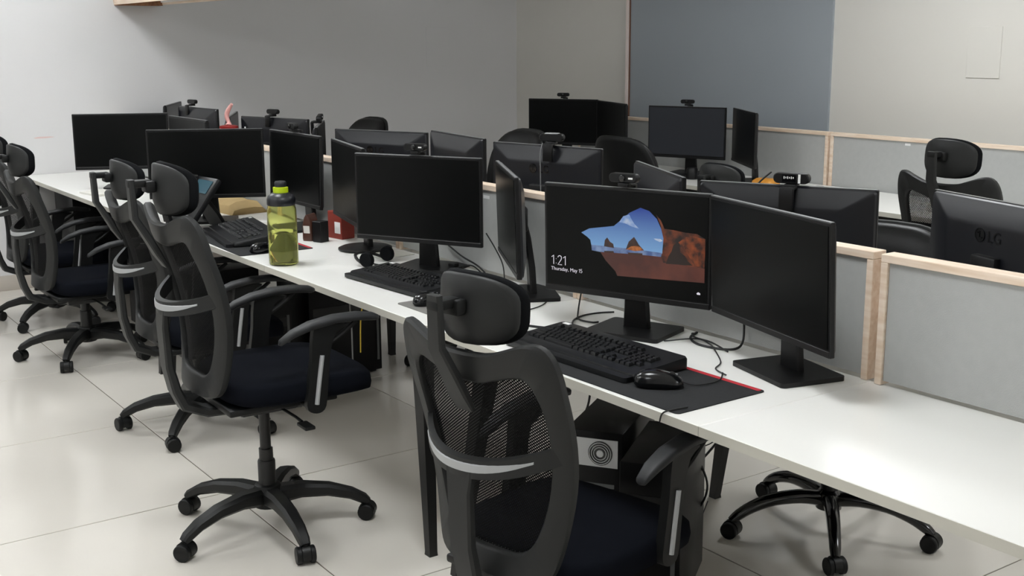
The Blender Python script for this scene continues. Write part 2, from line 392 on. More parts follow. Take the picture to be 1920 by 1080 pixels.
partition('grey felt partition panel behind the lit screen and its angled neighbour', 2.388, 1.84, 3.026, 1.077, Z0)
partition('grey felt partition panel seen beside the edge-on monitor', 2.392, 3.034, 4.226, 1.077, Z0, stick=(-0.05, 0.285, 0.04))
partition('grey felt partition panel behind the green bottle', 2.392, 4.234, 5.426, 1.077, Z0)
partition('grey felt partition panel behind the desk phone', 2.392, 5.434, 6.626, 1.077, Z0)
partition('grey felt partition panel nearest the end wall', 2.392, 6.634, 8.09, 1.077, Z0)
partition('grey felt panel along the right wall behind the mesh chair', 5.487, 2.2, 4.582, 1.055, 0.3, stick=(0.66, 0.72, 0.035))
partition('grey felt panel along the right wall behind the bluish screen', 5.487, 4.60, 6.95, 1.055, 0.3)
partition('grey felt panel along the right wall at the right picture edge', 5.487, 0.99, 2.195, 1.055, 0.3)

# ------------------------------------------------------------------ mesh office chairs
def backx(t): t = max(0.0, t); return -0.222-0.085*t**1.7+0.022*math.sin(PI*min(1, t*1.25))
ZB, ZT = 0.405, 0.99
def back_pt(y, t, off=0.0): return Vector((backx(t)+0.05*(y/0.23)**2+off, y, ZB+(ZT-ZB)*t))
OUT = [(0.06, 0.0), (0.115, 0.004), (0.16, 0.03), (0.182, 0.1), (0.205, 0.27), (0.224, 0.46), (0.234, 0.65), (0.236, 0.82), (0.228, 0.93), (0.208, 0.988), (0.175, 0.998), (0.125, 0.968), (0.06, 0.935)]
INN = [(0.04, 0.115), (0.08, 0.117), (0.112, 0.14), (0.136, 0.2), (0.160, 0.32), (0.178, 0.46), (0.187, 0.6), (0.187, 0.73), (0.176, 0.82), (0.155, 0.858), (0.12, 0.85), (0.08, 0.832), (0.04, 0.815)]
def closed(h): return crom2(h+[(-a, b) for a, b in reversed(h)], 3)
CM = {}
def chair_meshes():
    out, inn = closed(OUT), closed(INN)
    # frame ring
    m = MB(); n = len(out); c = 0.006
    def rng(pl, off, k=0.0): return [back_pt(a, b, off) for a, b in pl]
    def mix(k): return [(a+(p-a)*k, b+(q-b)*k) for (a, b), (p, q) in zip(out, inn)]
    rings = [rng(out, -0.012), rng(mix(0.08), -0.020), rng(mix(0.9), -0.020), rng(inn, -0.013), rng(inn, 0.004), rng(mix(0.9), 0.011), rng(mix(0.08), 0.011), rng(out, 0.004), rng(out, -0.012)]
    vs = [p for r in rings for p in r]; fs = []
    for i in range(len(rings)-1):
        for j in range(n): fs.append((i*n+j, i*n+(j+1) % n, (i+1)*n+(j+1) % n, (i+1)*n+j))
    CM['back_frame'] = m.add(vs, fs).mesh('back_frame', 'chair_plastic', 50)
    # woven mesh
    m = MB(); cen = (0, 0.48); rings = []
    for k in (1.0, 0.75, 0.5, 0.25, 0.06):
        rings.append([back_pt(cen[0]+(a-cen[0])*k, cen[1]+(b-cen[1])*k, -0.002+0.006*(1-k)) for a, b in inn])
    vs = [p for r in rings for p in r]; fs = []
    for i in range(len(rings)-1):
        for j in range(n): fs.append((i*n+j, i*n+(j+1) % n, (i+1)*n+(j+1) % n, (i+1)*n+j))
    fs.append(tuple(4*n+j for j in range(n)))
    CM['back_mesh'] = m.add(vs, fs).mesh('back_mesh', 'chair_mesh', 80)
    # lumbar bar and its silver inlay
    def bar(ya, yb, zz, off, hgt, thick, N=22, taper=False):
        rings = []
        for i in range(N+1):
            y = ya+(yb-ya)*i/N; q = (y/0.222)**2
            x = (backx(0.53)-0.082)*(1-q)+(backx(0.53)+0.044)*q+off; z = zz+0.05*q**1.2
            hh = hgt*(1 if not taper else max(0.18, 1-(abs(2*i/N-1))**3))
            rings.append([(x-thick/2, y, z-hh/2), (x-thick/2, y, z+hh/2), (x+thick/2, y, z+hh/2+0.004), (x+thick/2, y, z-hh/2)])
        return MB().loft(rings)
    CM['lumbar_bar'] = bar(-0.222, 0.222, 0.69, 0, 0.044, 0.016).mesh('lumbar_bar', 'chair_plastic')
    CM['lumbar_trim'] = bar(-0.165, 0.165, 0.692, -0.0085, 0.017, 0.004, taper=True).mesh('lumbar_trim', 'silver')
    # spine
    x0 = backx(0.5)-0.086
    CM['spine'] = MB().rect_sweep([(x0+0.004, 0, 0.695), (x0+0.002, 0, 0.63), (x0+0.008, 0, 0.5), (x0+0.026, 0, 0.42), (x0+0.05, 0, 0.365), (x0+0.12, 0, 0.335), (-0.06, 0, 0.33)],
                                  [(0.085, 0.016), (0.07, 0.022), (0.066, 0.026), (0.066, 0.03), (0.07, 0.032), (0.075, 0.03)]).mesh('spine', 'chair_plastic')
    # headrest post, bracket, shell and pad
    CM['headrest_post'] = MB().rect_sweep([(backx(0.74)-0.022, 0, 0.815), (backx(0.82)-0.03, 0, 0.855), (backx(0.9)-0.042, 0, 0.90), (backx(1)-0.068, 0, 0.97), (backx(1)-0.072, 0, 1.085)],
                                          [(0.05, 0.012), (0.056, 0.02), (0.05, 0.022), (0.042, 0.02), (0.038, 0.018)]).mesh('headrest_post', 'chair_plastic')
    hx = backx(1)-0.014
    CM['headrest_bracket'] = MB().box((hx-0.033, 0, 1.072), (0.07, 0.034, 0.022), bev=0.004).box((hx-0.004, 0, 1.062), (0.03, 0.055, 0.036), bev=0.006).mesh('headrest_bracket', 'chair_dark')
    zc = 1.052
    def hp(y, z, off):
        v = (z-zc)/0.078
        return Vector((hx+0.012+0.07*(y/0.125)**2+0.02*max(0, -v)**2+0.006*v+off, y, z))
    def hring(k, off, w=0.118, h=0.078):
        return [hp(a*k, zc+b*k*(1.0-0.14*(abs(a)/w)**2 if b > 0 else 1.0), off) for a, b in superell(w, h, 3.2, 40)]
    CM['headrest_shell'] = MB().loft([hring(0.08, -0.004), hring(0.5, -0.004), hring(0.94, -0.004), hring(1.0, 0.0), hring(1.0, 0.007), hring(0.5, 0.008), hring(0.08, 0.008)]).mesh('headrest_shell', 'chair_plastic', 60)
    CM['headrest_pad'] = MB().loft([hring(0.9, 0.0075), hring(1.03, 0.010), hring(1.06, 0.022), hring(1.0, 0.036), hring(0.8, 0.046), hring(0.4, 0.048), hring(0.06, 0.048)]).mesh('headrest_pad', 'pad_fabric', 70)
    # seat
    def sring(k, z, dx=0.0): return [(0.075+dx+a*k, b*k, z-(0.02*max(0, (a*k-0.12)/0.12)**2 if a > 0 else 0)) for a, b in superell(0.25, 0.245, 4.2, 44)]
    CM['seat'] = MB().loft([sring(0.3, 0.378), sring(0.9, 0.378), sring(0.985, 0.39), sring(1.0, 0.412), sring(0.985, 0.44), sring(0.93, 0.452), sring(0.6, 0.452), sring(0.2, 0.448)]).mesh('seat', 'seat_fabric', 60)
    CM['seat_plate'] = MB().box((0.0, 0, 0.366), (0.36, 0.38, 0.022), bev=0.006).mesh('seat_plate', 'chair_dark')
    CM['tilt_mechanism'] = MB().box((0.0, 0, 0.33), (0.20, 0.13, 0.05), bev=0.012).tube([(0.05, 0, 0.325), (0.13, 0, 0.315)], 0.028, 12).mesh('tilt_mechanism', 'black_metal')
    CM['lever'] = MB().tube([(0.02, -0.05, 0.33), (0.03, -0.2, 0.325), (0.035, -0.235, 0.318)], 0.005).box((0.037, -0.262, 0.312), (0.035, 0.07, 0.012), bev=0.004).mesh('lever', 'chair_dark')
    # armrests (left = +y), mirrored for the right
    for sgn, nm in ((1, 'l'), (-1, 'r')):
        poly = crom2([(0.055, 0.352), (0.085, 0.345), (0.108, 0.365), (0.118, 0.44), (0.128, 0.53), (0.15, 0.595), (0.19, 0.618), (0.09, 0.622), (0.072, 0.59), (0.066, 0.52), (0.052, 0.43), (0.044, 0.375)], 3)
        m = MB().prism(poly, 0.024, 'XZ', 0.238 if sgn > 0 else -0.262)
        m.box((0.08, sgn*0.17, 0.366), (0.06, 0.16, 0.014), bev=0.004)
        m.tube([(0.125, sgn*0.25, 0.56), (0.17, sgn*0.25, 0.583), (0.225, sgn*0.25, 0.622)], 0.008, 8, 4)
        CM['armrest_support_'+nm] = m.mesh('armrest_support', 'chair_dark', 40)
        CM['armrest_trim_'+nm] = MB().tube([(0.076, sgn*0.263, 0.375), (0.087, sgn*0.263, 0.45), (0.1, sgn*0.263, 0.53)], 0.0075, 8).mesh('armrest_trim', 'silver')
        rings = []
        for x, z, wd, th in ((-0.035, 0.582, 0.012, 0.008), (-0.03, 0.586, 0.03, 0.018), (0.01, 0.608, 0.044, 0.024), (0.07, 0.627, 0.052, 0.026), (0.15, 0.638, 0.058, 0.026), (0.23, 0.637, 0.06, 0.026), (0.285, 0.629, 0.054, 0.024), (0.3, 0.626, 0.03, 0.014)):
            rings.append([(x, sgn*0.25+a, z+b) for a, b in superell(wd/2, th/2, 3.0, 16)])
        CM['armrest_pad_'+nm] = MB().loft(rings).mesh('armrest_pad', 'arm_pad', 60)
    # five-star base, origin at hub; one spoke, one caster
    CM['hub'] = MB().lathe([(0.03, 0.075), (0.046, 0.08), (0.05, 0.13), (0.042, 0.155), (0.03, 0.158)], 20).mesh('hub', 'base_plastic')
    CM['spoke'] = MB().rect_sweep([(0.035, 0, 0.118), (0.11, 0, 0.126), (0.2, 0, 0.118), (0.275, 0, 0.096), (0.318, 0, 0.072), (0.332, 0, 0.06)],
                                  [(0.062, 0.06), (0.056, 0.05), (0.048, 0.042), (0.042, 0.036), (0.036, 0.032), (0.03, 0.024)]).mesh('spoke', 'base_plastic')
    CM['caster'] = MB().tube([(0, 0, 0.035), (0, 0, 0.064)], 0.009, 8).prism([(0.029*math.cos(a), 0.029+0.031*math.sin(a)) for a in [PI*q/8 for q in range(-1, 10)]], 0.026, 'XZ', -0.013).mesh('caster', 'base_plastic')
    CM['wheel'] = MB().lathe([(0.012, -0.009), (0.025, -0.009), (0.028, -0.006), (0.028, 0.006), (0.025, 0.009), (0.008, 0.009)], 20, (0, 0, 0), 'Y').mesh('wheel', 'chair_dark')
    CM['column_top'] = MB().lathe([(0.016, 0.24), (0.016, 0.33)], 16).mesh('gas_column', 'black_metal')
chair_meshes()
def star_base(t, ang, metal=False):
    link('hub', CM['hub' if not metal else 'hub_metal'], t)
    for k in range(5):
        a = R(ang+72*k)
        link('spoke', CM['spoke' if not metal else 'spoke_metal'], t, rz=a)
        c = link('caster', CM['caster'], t, (0.328*math.cos(a), 0.328*math.sin(a), 0.0), a+random.uniform(-1.2, 1.2))
        for q in (-1, 1): link('wheel', CM['wheel'], c, (0, q*0.021, 0.0282))
def office_chair(label, hub, facing, dz, base_ang, group='mesh office chairs with headrests', head_dz=0.0, arm_dz=0.0, arm_dx=0.0):
    t = thing('office_chair', label, 'chair', (hub[0], hub[1], 0), R(facing), group)
    star_base(t, base_ang-facing)
    MB().lathe([(0.029, 0.10), (0.029, 0.235), (0.0275, 0.24), (0.023, 0.241), (0.023, 0.28), (0.018, 0.281), (0.018, 0.335+max(dz, -0.03))], 20).build('gas_column', 'black_metal', t)
    for k in ('tilt_mechanism', 'seat_plate', 'lever', 'seat', 'back_frame', 'back_mesh', 'spine', 'headrest_post'):
        link(k, CM[k], t, (0, 0, dz))
    lb = link('lumbar_bar', CM['lumbar_bar'], t, (0, 0, dz)); link('silver_trim', CM['lumbar_trim'], lb, label='silver strip')
    for k in ('headrest_bracket', 'headrest_shell', 'headrest_pad'): link(k, CM[k], t, (0, 0, dz+head_dz))
    for q in 'lr':
        a = link('armrest_support', CM['armrest_support_'+q], t, (arm_dx, 0, dz+arm_dz)); link('silver_trim', CM['armrest_trim_'+q], a, label='silver strip')
        link('armrest_pad', CM['armrest_pad_'+q], t, (arm_dx, 0, dz+arm_dz))
    return t
office_chair('nearest black mesh office chair with headrest, its back to the viewer', (1.625, 2.15), 12, -0.01, 200, head_dz=-0.01, arm_dz=0.035, arm_dx=0.05)
office_chair('raised black mesh office chair beside the green bottle, whole five-star base in view', (1.46, 3.506), -2, 0.11, -22)
office_chair('black mesh office chair just behind the raised one, drawn up to the desk phone', (1.677, 4.677), -2, 0.015, 156)
office_chair('black mesh office chair with navy seat, second from the end wall', (1.606, 6.128), 0, -0.02, 164)
office_chair('black mesh office chair at the left picture edge, nearest the end wall', (1.69, 7.06), 0, -0.03, 150)
office_chair('black mesh office chair standing alone before the right wall, window-like mesh back', (4.50, 2.94), 3, 0.06, 20)
office_chair('low black office chair in front of the bluish screen, only its headrest showing', (4.17, 3.95), 8, -0.10, 50)

# ------------------------------------------------------------------ chairs with solid padded backs
CM['hub_metal'] = MB().lathe([(0.03, 0.08), (0.042, 0.085), (0.042, 0.14), (0.03, 0.15)], 20).mesh('hub', 'gloss_black')
CM['spoke_metal'] = MB().tube([(0.03, 0, 0.118), (0.1, 0, 0.128), (0.19, 0, 0.122), (0.26, 0, 0.10), (0.305, 0, 0.075), (0.33, 0, 0.055)], [0.026, 0.024, 0.022, 0.02, 0.018, 0.014], 14, 3).mesh('spoke', 'gloss_black')
def padded_chair(label, hub, facing, top, base_ang, wid=0.23):
    t = thing('padded_chair', label, 'chair', (hub[0], hub[1], 0), R(facing), 'black chairs with padded backs')
    star_base(t, base_ang-facing, True)
    MB().lathe([(0.028, 0.10), (0.028, 0.24), (0.016, 0.245), (0.016, 0.40)], 16).build('gas_column', 'black_metal', t)
    MB().box((0, 0, 0.39), (0.22, 0.16, 0.04), bev=0.01).build('tilt_mechanism', 'black_metal', t)
    link('seat', CM['seat'], t, (0, 0, 0.03))
    h = 0.52 if top < 1.08 else 0.6; zc = top-h/2
    def ring(k, off, w=wid): return [Vector((-0.25-0.09*max(0.0, (b*k)/h+0.5)**1.4+0.05*(a*k/w)**2+off, a*k*(1-0.12*max(0, -b/(h/2))), zc+b*k)) for a, b in superell(w, h/2, 3.6, 44)]
    MB().loft([ring(0.1, -0.012), ring(0.9, -0.012), ring(0.985, -0.008), ring(1.0, 0.0), ring(0.985, 0.008), ring(0.2, 0.008)]).build('back_shell', 'chair_dark', t, smooth=60)
    MB().loft([ring(0.9, 0.009), ring(0.965, 0.014), ring(0.975, 0.03), ring(0.93, 0.05), ring(0.7, 0.058), ring(0.1, 0.06)]).build('back_cushion', 'leather', t, smooth=70)
    zb = top-h
    MB().rect_sweep([(-0.05, 0, 0.385), (-0.2, 0, 0.39), (-0.27, 0, 0.43), (-0.275, 0, max(zb+0.06, 0.5)), (-0.285, 0, zb+0.2)], [(0.07, 0.014)]*5).build('back_bar', 'black_metal', t)
    return t
padded_chair('black padded chair on a glossy black five-star base under the near rear desk', (2.945, 2.39), 188, 1.0, 152, 0.24)
padded_chair('black padded chair back peeping over a logo monitor below the far wall', (3.15, 6.38), 182, 1.14, 30)
padded_chair('black padded chair back left of the twin far screens', (3.15, 4.80), 178, 1.16, 10)
padded_chair('black padded chair back in front of the dark twin far screens', (4.34, 4.78), 3, 1.10, 40)

# ------------------------------------------------------------------ monitors
MW, MH = 0.54, 0.325
MM = {}
def monitor_meshes():
    MM['housing'] = MB().box((-0.008, 0, MH/2), (0.014, MW, MH), bev=0.002, seg=1).mesh('housing', 'bezel', 0)
    rings = []
    for k, x, ch in ((0.99, -0.0145, 0.0), (0.97, -0.022, 0.0), (0.86, -0.030, 0.0), (0.66, -0.043, 0.0), (0.60, -0.045, 0.0)):
        rings.append([(x, a*k, MH/2+b*k*(1.0)) for a, b in rrect(MW, MH, 0.012)])
    MM['rear_cover'] = MB().loft(rings).mesh('rear_cover', 'monitor_back', 25)
    MM['screen'] = MB().box((-0.0005, 0, MH/2+0.006), (0.003, MW-0.018, MH-0.03)).mesh('screen', 'screen', 0)
    MM['chin'] = MB().box((-0.0005, 0, 0.009), (0.004, MW-0.004, 0.016), bev=0.001, seg=1).mesh('chin', 'bezel', 0)
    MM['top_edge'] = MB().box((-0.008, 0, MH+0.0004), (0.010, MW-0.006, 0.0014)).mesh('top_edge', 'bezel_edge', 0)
    MM['vents'] = MB()
    for i in range(46): MM['vents'].box((-0.0215, -0.225+i*0.01, MH-0.014), (0.006, 0.005, 0.006))
    MM['vents'] = MM['vents'].mesh('vents', 'bezel', 0)
    MM['stand_plate'] = MB().prism(rrect(0.19, 0.24, 0.012), 0.012, 'XY').mesh('stand_plate', 'bezel', 30)
    MM['stand_round'] = MB().lathe([(0.10, 0.0), (0.112, 0.002), (0.112, 0.008), (0.1, 0.013), (0.02, 0.016)], 36).mesh('stand_plate', 'bezel', 40)
    MM['neck'] = MB().rect_sweep([(-0.085, 0, 0.01), (-0.08, 0, 0.1), (-0.066, 0, 0.2), (-0.05, 0, 0.27)], [(0.085, 0.022), (0.075, 0.022), (0.07, 0.022), (0.066, 0.02)]).mesh('neck', 'bezel', 30)
    MM['joint'] = MB().box((-0.05, 0, 0.265), (0.03, 0.09, 0.08), bev=0.006).mesh('joint', 'bezel')
    MM['LG'] = text_mesh('LG', 0.042)
    MM['LG'].materials.append(MATS['logo_black'])
    m = MB(); N = 28                                          # round emblem: ring with two inner strokes
    for ra, rb in ((0.0185, 0.0155),):
        vs = []; fs = []
        for i in range(N):
            a = 2*PI*i/N
            for r, x in ((ra, -0.002), (rb, -0.002), (rb, 0.0), (ra, 0.0)): vs.append((x, r*math.cos(a), r*math.sin(a)))
        for i in range(N):
            for k in range(4): fs.append((i*4+k, i*4+(k+1) % 4, ((i+1) % N)*4+(k+1) % 4, ((i+1) % N)*4+k))
        m.add(vs, fs)
    m.lathe([(0.0148, -0.0012), (0.0148, 0.0)], 24, axis='X')
    m.box((-0.0018, 0.001, 0.001), (0.002, 0.003, 0.017)).box((-0.0018, -0.004, -0.007), (0.002, 0.011, 0.003)).box((-0.0018, 0.008, 0.005), (0.002, 0.004, 0.004))
    MM['emblem'] = m.mesh('emblem', 'logo_black', 30)
monitor_meshes()
def monitor(label, x, y, yaw, zb=0.857, tilt=0.0, logo=False, round_stand=False, sticker=None, stand_back=0.07, group='flat black desk monitors', desk_z=DZ, stand=None, neck_vis=False):
    t = thing('monitor', label, 'monitor', (x, y, desk_z), R(yaw), group)
    head = Matrix.Translation((0, 0, zb-desk_z)) @ Matrix.Rotation(-tilt, 4, 'Y')
    for k in ('housing', 'rear_cover', 'chin', 'top_edge', 'screen', 'vents'):
        o = link(k, MM[k], t); o.matrix_local = head
        if k == 'screen': scr = o
        if k == 'rear_cover': rc = o
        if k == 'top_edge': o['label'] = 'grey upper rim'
    link('stand_plate', MM['stand_round' if round_stand else 'stand_plate'], t, (-stand_back, 0, 0.0005))
    link('neck', MM['neck'], t)
    link('joint', MM['joint'], t)
    if logo:
        o = link('logo_letters', MM['LG'], rc); o.matrix_local = Matrix.Translation((-0.0463, 0.008, 0.222)) @ Matrix(((0, 0, -1, 0), (-1, 0, 0, 0), (0, 1, 0, 0), (0, 0, 0, 1)))
        o = link('emblem', MM['emblem'], rc, (-0.0455, 0.036, 0.237))
    if sticker is not None:
        o = MB().box((-0.0335, sticker, 0.262), (0.004, 0.062, 0.014)).build('sticker', 'sticker', rc, smooth=0, label='white paper sticker')
    return t, scr, rc
# aisle row, seen from the front
monitor('turned-off monitor at the right end of the aisle row, on a square stand', 2.214, 2.025, 166, tilt=-0.05)
lit, lit_scr, _ = monitor('monitor showing a lit sea-arch picture and the time', 2.185, 2.549, 201, tilt=-0.02)
monitor('dark monitor seen almost edge-on, left of the lit one', 2.237, 3.215, 152, zb=0.852, tilt=-0.03)
monitor('dark monitor facing the viewer right of the green bottle, above a keyboard', 2.20, 3.746, 208.5, tilt=0.0, stand_back=0.10)
monitor('dark monitor on a round stand partly behind the one above the keyboard', 2.212, 4.329, 166, zb=0.862, round_stand=True)
monitor('dark monitor directly behind the green bottle', 2.276, 4.985, 180, zb=0.862, tilt=0.03, stand_back=0.02)
monitor('dark wide monitor behind the two headrests', 2.02, 5.39, 242, zb=0.866, tilt=0.02)
monitor('leftmost dark monitor in the picture, beside the end wall', 2.115, 6.99, 244, zb=0.86, tilt=0.03)
monitor('dark monitor wedged between the leftmost one and the wide one', 2.22, 6.2, 181, zb=0.87, tilt=0.03)
# rear row, seen from behind
monitor('monitor back with embossed logo at the right picture edge', 2.742, 1.713, -17, zb=0.862, logo=True)
monitor('monitor back behind the right-end monitor, webcam with printed label on top', 2.70, 2.401, 26, zb=0.845, tilt=0.06)
monitor('slanted monitor back just right of the lit screen top', 2.70, 2.965, -25, zb=0.842)
monitor('monitor back with logo, white sticker and a silver webcam', 2.74, 3.66, 14, zb=0.872, logo=True, sticker=-0.16)
monitor('slanted monitor back with white sticker between the two logo monitors', 2.717, 4.258, -8, zb=0.878, sticker=-0.15, neck_vis=True)
monitor('monitor back with logo in front of the padded chair', 2.70, 4.907, 24, zb=0.856, logo=True, sticker=0.20)
monitor('narrow slanted monitor back under a leaning webcam', 2.68, 5.50, -30, zb=0.857)
monitor('monitor back with a central webcam right of the pink trophy', 2.70, 6.107, 18, sticker=0.19)
monitor('thin grey monitor seen edge-on right of the pink trophy', 2.66, 6.60, -27, zb=0.855)
monitor('monitor back under the leftmost webcam', 2.70, 7.264, 5, zb=0.862)
monitor('small-looking monitor back farthest left in the rear row', 2.72, 7.78, 330, zb=0.866)
# right-wall row
monitor('dark far monitor with webcam, left of the pale wall strip', 5.2, 6.766, 209, zb=0.85)
monitor('dark far monitor angled beside the pale wall strip', 5.2, 6.231, 161, zb=0.85)
_, glow_scr, _ = monitor('bluish far monitor with webcam in front of the blue-grey wall panel', 5.21, 5.50, 200, zb=0.85)
glow_scr.data = glow_scr.data.copy(); glow_scr.data.materials[0] = MATS['screen_lit']
monitor('narrow-looking far monitor right of the bluish one', 5.2, 5.0, 148, zb=0.85)

# picture on the lit screen
SW, SH = MW-0.018, MH-0.03
PIC = [
 ('sand', 'pic_sand', [(0.35, 0.385), (0.624, 0.4), (0.728, 0.4), (0.741, 0.343), (0.812, 0.341), (0.985, 0.331), (0.985, 0.19), (0.459, 0.16), (0.448, 0.203), (0.409, 0.264), (0.385, 0.302)]),
 ('cave_wall', 'pic_cave', [(0.694, 0.805), (0.723, 0.704), (0.741, 0.578), (0.728, 0.397), (0.741, 0.343), (0.819, 0.34), (0.985, 0.329), (0.987, 0.61), (0.938, 0.65), (0.869, 0.653), (0.8, 0.667), (0.746, 0.672), (0.724, 0.751)]),
 ('cave_shade', 'pic_dark', [(0.757, 0.335), (0.772, 0.41), (0.79, 0.46), (0.8, 0.52), (0.82, 0.55), (0.838, 0.51), (0.842, 0.46), (0.87, 0.43), (0.885, 0.385), (0.915, 0.345)]),
 ('cave_light', 'pic_cave_lit', [(0.83, 0.554), (0.892, 0.632), (0.983, 0.609), (0.983, 0.337), (0.927, 0.346), (0.89, 0.434)]),
 ('sky', 'pic_sky', [(0.229, 0.559), (0.281, 0.607), (0.437, 0.654), (0.479, 0.715), (0.536, 0.799), (0.601, 0.855), (0.655, 0.83), (0.701, 0.759), (0.727, 0.669), (0.741, 0.578), (0.735, 0.43), (0.641, 0.435), (0.294, 0.44), (0.287, 0.494), (0.267, 0.521)]),
 ('sea', 'pic_sea', [(0.294, 0.445), (0.465, 0.446), (0.641, 0.441), (0.733, 0.436), (0.728, 0.397), (0.624, 0.397), (0.432, 0.387), (0.35, 0.382), (0.297, 0.389)]),
 ('cloud', 'pic_cloud', [(0.47, 0.696), (0.496, 0.759), (0.532, 0.78), (0.547, 0.735), (0.566, 0.69), (0.597, 0.647), (0.55, 0.665), (0.51, 0.689)]),
 ('cloud', 'pic_cloud', [(0.682, 0.57), (0.725, 0.57), (0.737, 0.554), (0.721, 0.54), (0.69, 0.559)]),
 ('rock', 'pic_rock', [(0.376, 0.443), (0.381, 0.506), (0.396, 0.535), (0.414, 0.493), (0.434, 0.477), (0.439, 0.436)]),
 ('rock', 'pic_rock', [(0.513, 0.435), (0.531, 0.514), (0.564, 0.566), (0.583, 0.521), (0.594, 0.493), (0.625, 0.444), (0.577, 0.43)]),
 ('rock_light', 'pic_rock_lit', [(0.517, 0.435), (0.546, 0.470), (0.578, 0.480), (0.602, 0.472), (0.623, 0.442), (0.569, 0.427)]),
 ('rock_mirror', 'pic_rock', [(0.375, 0.397), (0.436, 0.406), (0.44, 0.387), (0.379, 0.383)]),
 ('rock_mirror', 'pic_rock', [(0.525, 0.406), (0.617, 0.413), (0.616, 0.393), (0.532, 0.386)])]
for i, (nm, mt, pts) in enumerate(PIC):
    p = [(-SW/2+SW*u, MH/2+0.006-SH/2+SH*v) for u, v in pts]
    MB().prism(p, 0.00012, 'YZ', 0.0011+0.00014*i).build(nm, mt, lit_scr, smooth=0)
def on_screen(txt, u, v, size):
    me = text_mesh(txt, size, 0.0001); me.materials.append(MATS['pic_text'])
    o = link('screen_text', me, lit_scr); global text_end; text_end = u+max(q.co.x for q in me.vertices)/SW
    o.matrix_local = Matrix.Translation((0.0013, -SW/2+SW*u, MH/2+0.006-SH/2+SH*v)) @ Matrix(((0, 0, 1, 0), (1, 0, 0, 0), (0, 1, 0, 0), (0, 0, 0, 1)))
GL = {'1': [[(0.05, 0.78), (0.3, 1.0), (0.3, 0.0)]], ':': [[(0.1, 0.12), (0.1, 0.16)], [(0.1, 0.6), (0.1, 0.64)]],
      '2': [[(0.04, 0.8), (0.12, 0.95), (0.28, 1.0), (0.45, 0.93), (0.5, 0.76), (0.44, 0.56), (0.04, 0.0), (0.54, 0.0)]],
      '5': [[(0.5, 1.0), (0.12, 1.0), (0.08, 0.56), (0.28, 0.62), (0.48, 0.5), (0.5, 0.25), (0.38, 0.04), (0.2, 0.0), (0.04, 0.07)]]}
def digits(txt, u, v, h, adv, r):
    y = -SW/2+SW*u; z = MH/2+0.006-SH/2+SH*v; m = MB()
    for c in txt:
        for st in GL[c]: m.tube([(0, y+a*h, z+b*h) for a, b in st], r, 6)
        y += adv[c]*h
    m.v = [(0.0012+(p[0])*0.25, p[1], p[2]) for p in m.v]
    m.build('screen_text', 'pic_text', lit_scr, smooth=0)
digits('1:21', 0.028, 0.205, 0.0275, {'1': 0.52, ':': 0.28, '2': 0.68}, 0.0013)
on_screen('Thursday, May', 0.026, 0.145, 0.0155); digits('15', text_end+0.009, 0.146, 0.0108, {'1': 0.55, '5': 0.6}, 0.0008)
MB().prism([(-SW/2+SW*u, MH/2+0.006-SH/2+SH*v) for u, v in ((0.94, 0.08), (0.95, 0.095), (0.962, 0.085), (0.962, 0.07), (0.945, 0.07))], 0.0002, 'YZ', 0.0012).build('status_icon', 'pic_text', lit_scr, smooth=0)

# ------------------------------------------------------------------ webcams
WC = {'body': MB().loft([[(x, a, b) for a, b in rrect(0.09*k, 0.026*k2, 0.012*min(k, k2), 5)] for x, k, k2 in ((-0.012, 0.94, 0.85), (-0.009, 1, 1), (0.009, 1, 1), (0.013, 0.94, 0.85))]).mesh('body', 'bezel', 40),
      'lens': MB().lathe([(0.004, 0.012), (0.0095, 0.012), (0.0095, 0.017), (0.007, 0.018)], 18, axis='X').mesh('lens', 'gloss_black', 30),
      'clip': MB().box((-0.004, 0, -0.02), (0.03, 0.034, 0.012), bev=0.003).box((-0.04, 0, -0.05), (0.012, 0.036, 0.06), bev=0.003).box((-0.022, 0, -0.022), (0.03, 0.036, 0.008), bev=0.002).mesh('clip', 'bezel'),
      'silver': MB().box((0, 0, 0.0135), (0.022, 0.05, 0.004), bev=0.0015).mesh('top_plate', 'silver')}
def webcam(label, x, y, z, yaw, silver=False, info=False, sc=1.0, roll=0.0, mark=False):
    t = thing('webcam', label, 'webcam', (x, y, z), R(yaw), 'webcams clipped on monitors'); t.scale = (sc, sc, sc); t.rotation_euler.x = roll
    b = link('body', WC['body'], t, (0, 0, 0.034)); link('lens', WC['lens'], t, (0, 0, 0.034)); link('clip', WC['clip'], t, (0, 0, 0.034))
    if mark: MB().box((0.0135, 0.026, 0.034), (0.0008, 0.014, 0.005)).build('print_mark', 'sticker', t, smooth=0)
    if silver: link('top_plate', WC['silver'], t, (0, 0, 0.034), label='silver top plate')
    if info:
        MB().box((-0.0128, 0.004, 0.034), (0.001, 0.034, 0.018)).build('label_plate', 'logo_black', t, smooth=0)
        MB().box((-0.0128, -0.022, 0.034), (0.0012, 0.006, 0.022)).build('white_band', 'sticker', t, smooth=0)
        for i in range(6): MB().box((-0.0135, 0.016-i*0.0046, 0.036), (0.0006, 0.0022, 0.006-0.002*(i % 2))).build('print_mark', 'sticker', t, smooth=0)
webcam('webcam on top of the lit monitor', 2.179, 2.547, 1.178, 201, mark=True)
webcam('webcam on the monitor above the middle keyboard', 2.20, 3.746, 1.180, 208.5, mark=True)
webcam('dark webcam on the monitor directly behind the green bottle', 2.284, 4.985, 1.184, 180)
webcam('black webcam with a printed white-banded label on its back', 2.683, 2.375, 1.150, 24, info=True, sc=1.2)
webcam('silver-topped webcam on the logo monitor with white sticker', 2.732, 3.62, 1.192, 30, silver=True, sc=1.1)
webcam('webcam leaning over the narrow slanted monitor', 2.672, 5.50, 1.180, -35, roll=0.15)
webcam('webcam on the monitor right of the pink trophy', 2.692, 6.12, 1.180, 14)
